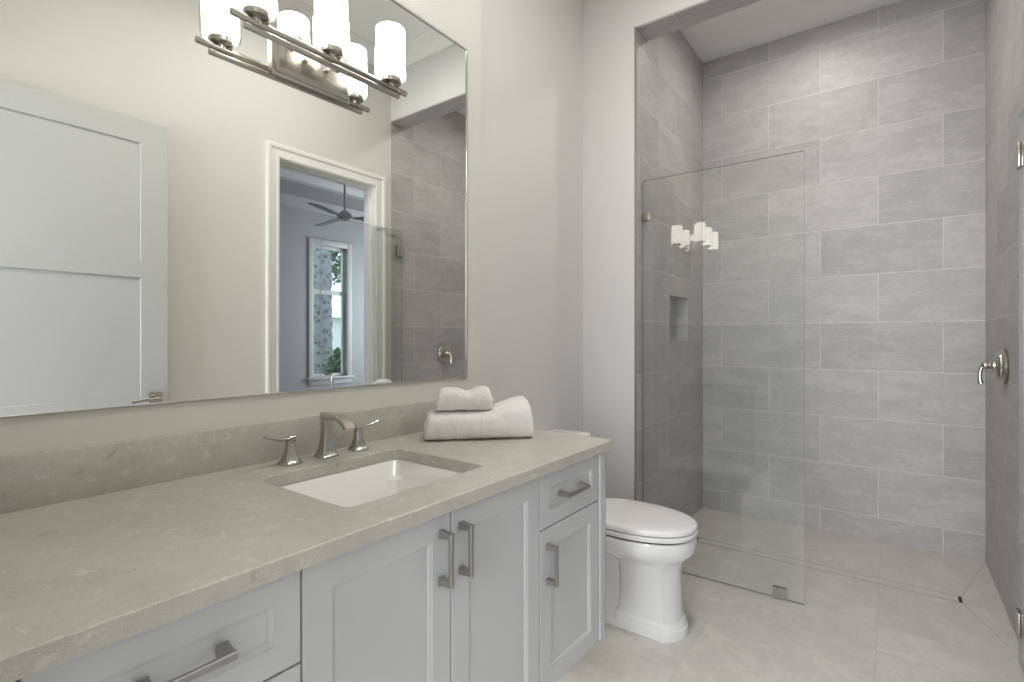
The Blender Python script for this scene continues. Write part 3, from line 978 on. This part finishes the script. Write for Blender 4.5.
struct('trim_5', b, M['bedc'], label='pale tray ceiling with crown moulding')

def window(name, x0, x1, z0, z1, ztr, label):
    root = MB()
    w = .045
    yc = BY1 - .09
    for lo, hi in (((x0, z0), (x0 + w, z1)), ((x1 - w, z0), (x1, z1)), ((x0 + w, z0), (x1 - w, z0 + w)), ((x0 + w, z1 - w), (x1 - w, z1)), ((x0 + w, ztr - .035), (x1 - w, ztr + .035))):
        root.box((lo[0], yc - .03, lo[1]), (hi[0], yc + .03, hi[1]), .004)
    r = struct(name, root, M['trim'], label=label)
    p = MB(); p.box((x0 + w - .005, yc - .004, z0 + w - .005), (x1 - w + .005, yc + .004, ztr - .03)); p.box((x0 + w - .005, yc - .004, ztr + .03), (x1 - w + .005, yc + .004, z1 - w + .005)); p.build('window_pane', M['pane'], r, 0)
    c = MB()
    cw = .09
    for lo, hi in (((x0 - cw, z0), (x0, z1 + cw)), ((x1, z0), (x1 + cw, z1 + cw)), ((x0, z1), (x1, z1 + cw))):
        c.box((lo[0], BY1, lo[1]), (hi[0], BY1 + .02, hi[1]), .004)
    c.build('window_casing', M['bedc'], r)
    s = MB(); s.box((x0 - cw - .03, BY1 - .06, z0 - .035), (x1 + cw + .03, BY1 + .055, z0), .006); s.box((x0 - cw, BY1, z0 - .13), (x1 + cw, BY1 + .018, z0 - .035), .004); s.build('window_sill', M['bedc'], r)
    return r
window('window_1', WX0, WX1, WZ0, WZ1, 2.07, 'tall narrow white bedroom window with a transom')
# added unseen fill window, built like the first, turned onto the right bedroom wall
w2 = window('window_2', -.8, .8, W2[2], W2[3], 2.07, 'wide white bedroom window')
w2.matrix_world = Matrix.Translation((BX1, (W2[0] + W2[1]) / 2, 0)) @ Matrix.Rotation(PI / 2, 4, 'Z') @ Matrix.Translation((0, -BY1, 0))

# hall window added for the fill light, on the wall behind the camera
w3 = window('window_3', -.69, .69, HW[2], HW[3], 2.15, 'white hall window')
w3.matrix_world = Matrix.Translation((-2.1, .21, 0)) @ Matrix.Rotation(-PI / 2, 4, 'Z') @ Matrix.Translation((0, -BY1, 0))

# ceiling fan
FX, FY_, FZ = 3.93, -2.8, 2.78
cf = thing('ceiling_fan', 'dark-bladed ceiling fan hanging from the bedroom tray ceiling', 'fan', (FX, FY_, BT))
b = MB(); b.lathe([(0, BT), (.07, BT), (.068, BT - .03), (.045, BT - .06), (.018, BT - .07), (0, BT - .07)], (FX, FY_, 0)); b.build('canopy', M['fanw'], cf)
b = MB(); b.lathe([(0, BT - .06), (.013, BT - .06), (.013, FZ + .1), (0, FZ + .1)], (FX, FY_, 0), n=16); b.build('downrod', M['fanw'], cf)
b = MB(); b.lathe([(0, FZ + .11), (.025, FZ + .11), (.05, FZ + .09), (.085, FZ + .06), (.095, FZ + .03), (.09, FZ), (.06, FZ - .025), (0, FZ - .03)], (FX, FY_, 0)); b.build('motor_housing', M['fanw'], cf)
for k in range(3):
    a = math.radians(36 + 120 * k)
    d = Vector((math.cos(a), math.sin(a), 0)); sd = Vector((-math.sin(a), math.cos(a), .2)).normalized()
    b = MB()
    pts = [Vector((FX, FY_, FZ + .02)) + d * r for r in (.1, .18, .24, .45, .62, .67, .69)]
    b.sweep_rect(pts, [(.05, .01), (.07, .01), (.15, .009), (.18, .009), (.17, .009), (.13, .009), (.07, .008)], sd)
    b.build('blade', M['fan'], cf)

# ------------------------------------------------------------------ outdoors, seen through the window
b = MB(); b.box((-10, -40, -.5), (45, BY1 - .15, -.3)); struct('ground', b, M['grass'], label='lawn outside')
tx, ty = 6.72, -7.6
pt = thing('palm_tree', 'thick rough-barked tree trunk with a leafy crown outside the window', 'tree', (tx, ty, -.3))
b = MB()
R = []
for i in range(60):
    z = -.3 + 5.5 * i / 59
    rr = .24 - .012 * z + .012 * math.sin(i * 1.9)
    R.append([(tx + .06 * z * 0 + (rr + .012 * noise.noise(Vector((k * 1.3, i * .9, 0)))) * math.cos(2 * PI * k / 24), ty + (rr + .012 * noise.noise(Vector((k * 1.3, i * .9, 5)))) * math.sin(2 * PI * k / 24), z) for k in range(24)])
b.rings(R); b.build('trunk', M['bark'], pt, 60)
def leaves(mb, c, rad, n, size):
    for _ in range(n):
        d = Vector((random.gauss(0, 1), random.gauss(0, 1), random.gauss(0, 1))).normalized() * random.random() ** .4
        p = Vector(c) + Vector((d.x * rad[0], d.y * rad[1], d.z * rad[2]))
        a = Vector((random.gauss(0, 1), random.gauss(0, 1), random.gauss(0, 1))).normalized()
        u = a.orthogonal().normalized(); w = a.cross(u)
        s = size * random.uniform(.6, 1.3)
        q = [p - u * s, p - u * s * .2 + w * s * .42 + a * s * .08, p + u * s, p - u * s * .2 - w * s * .42 + a * s * .08]
        vs = [mb.bm.verts.new(x) for x in q]
        mb.bm.faces.new(vs)
b = MB(); leaves(b, (tx + 1.0, ty - .4, 3.55), (1.4, .9, 1.0), 2600, .09); b.build('foliage', M['leaf2'], pt, 0)
gx, gy = 6.42, -6.4
bu = thing('garden_bush', 'leafy green bush below the bedroom window', 'bush', (gx, gy, -.3))
b = MB(); b.tube([(gx, gy, -.3), (gx, gy, .3), (gx + .05, gy, .8)], [.03, .025, .012], 8); b.build('stem', M['bark'], bu)
b = MB(); leaves(b, (gx, gy, .4), (.38, .36, .72), 2200, .06); b.build('foliage', M['leaf'], bu, 0)
nb = thing('neighbour_house', 'white stucco house beyond the lawn', 'house', (22, -26, -.3))
b = MB(); b.box((14, -30, -.3), (34, -25, 2.6)); b.build('wall', M['stucco'], nb)
b = MB(); b.rings([[(13.5, -30.5, 2.6), (13.5, -24.5, 2.6), (13.5, -27.5, 4.2)], [(34.5, -30.5, 2.6), (34.5, -24.5, 2.6), (34.5, -27.5, 4.2)]]); b.build('roof', M['stucco'], nb)
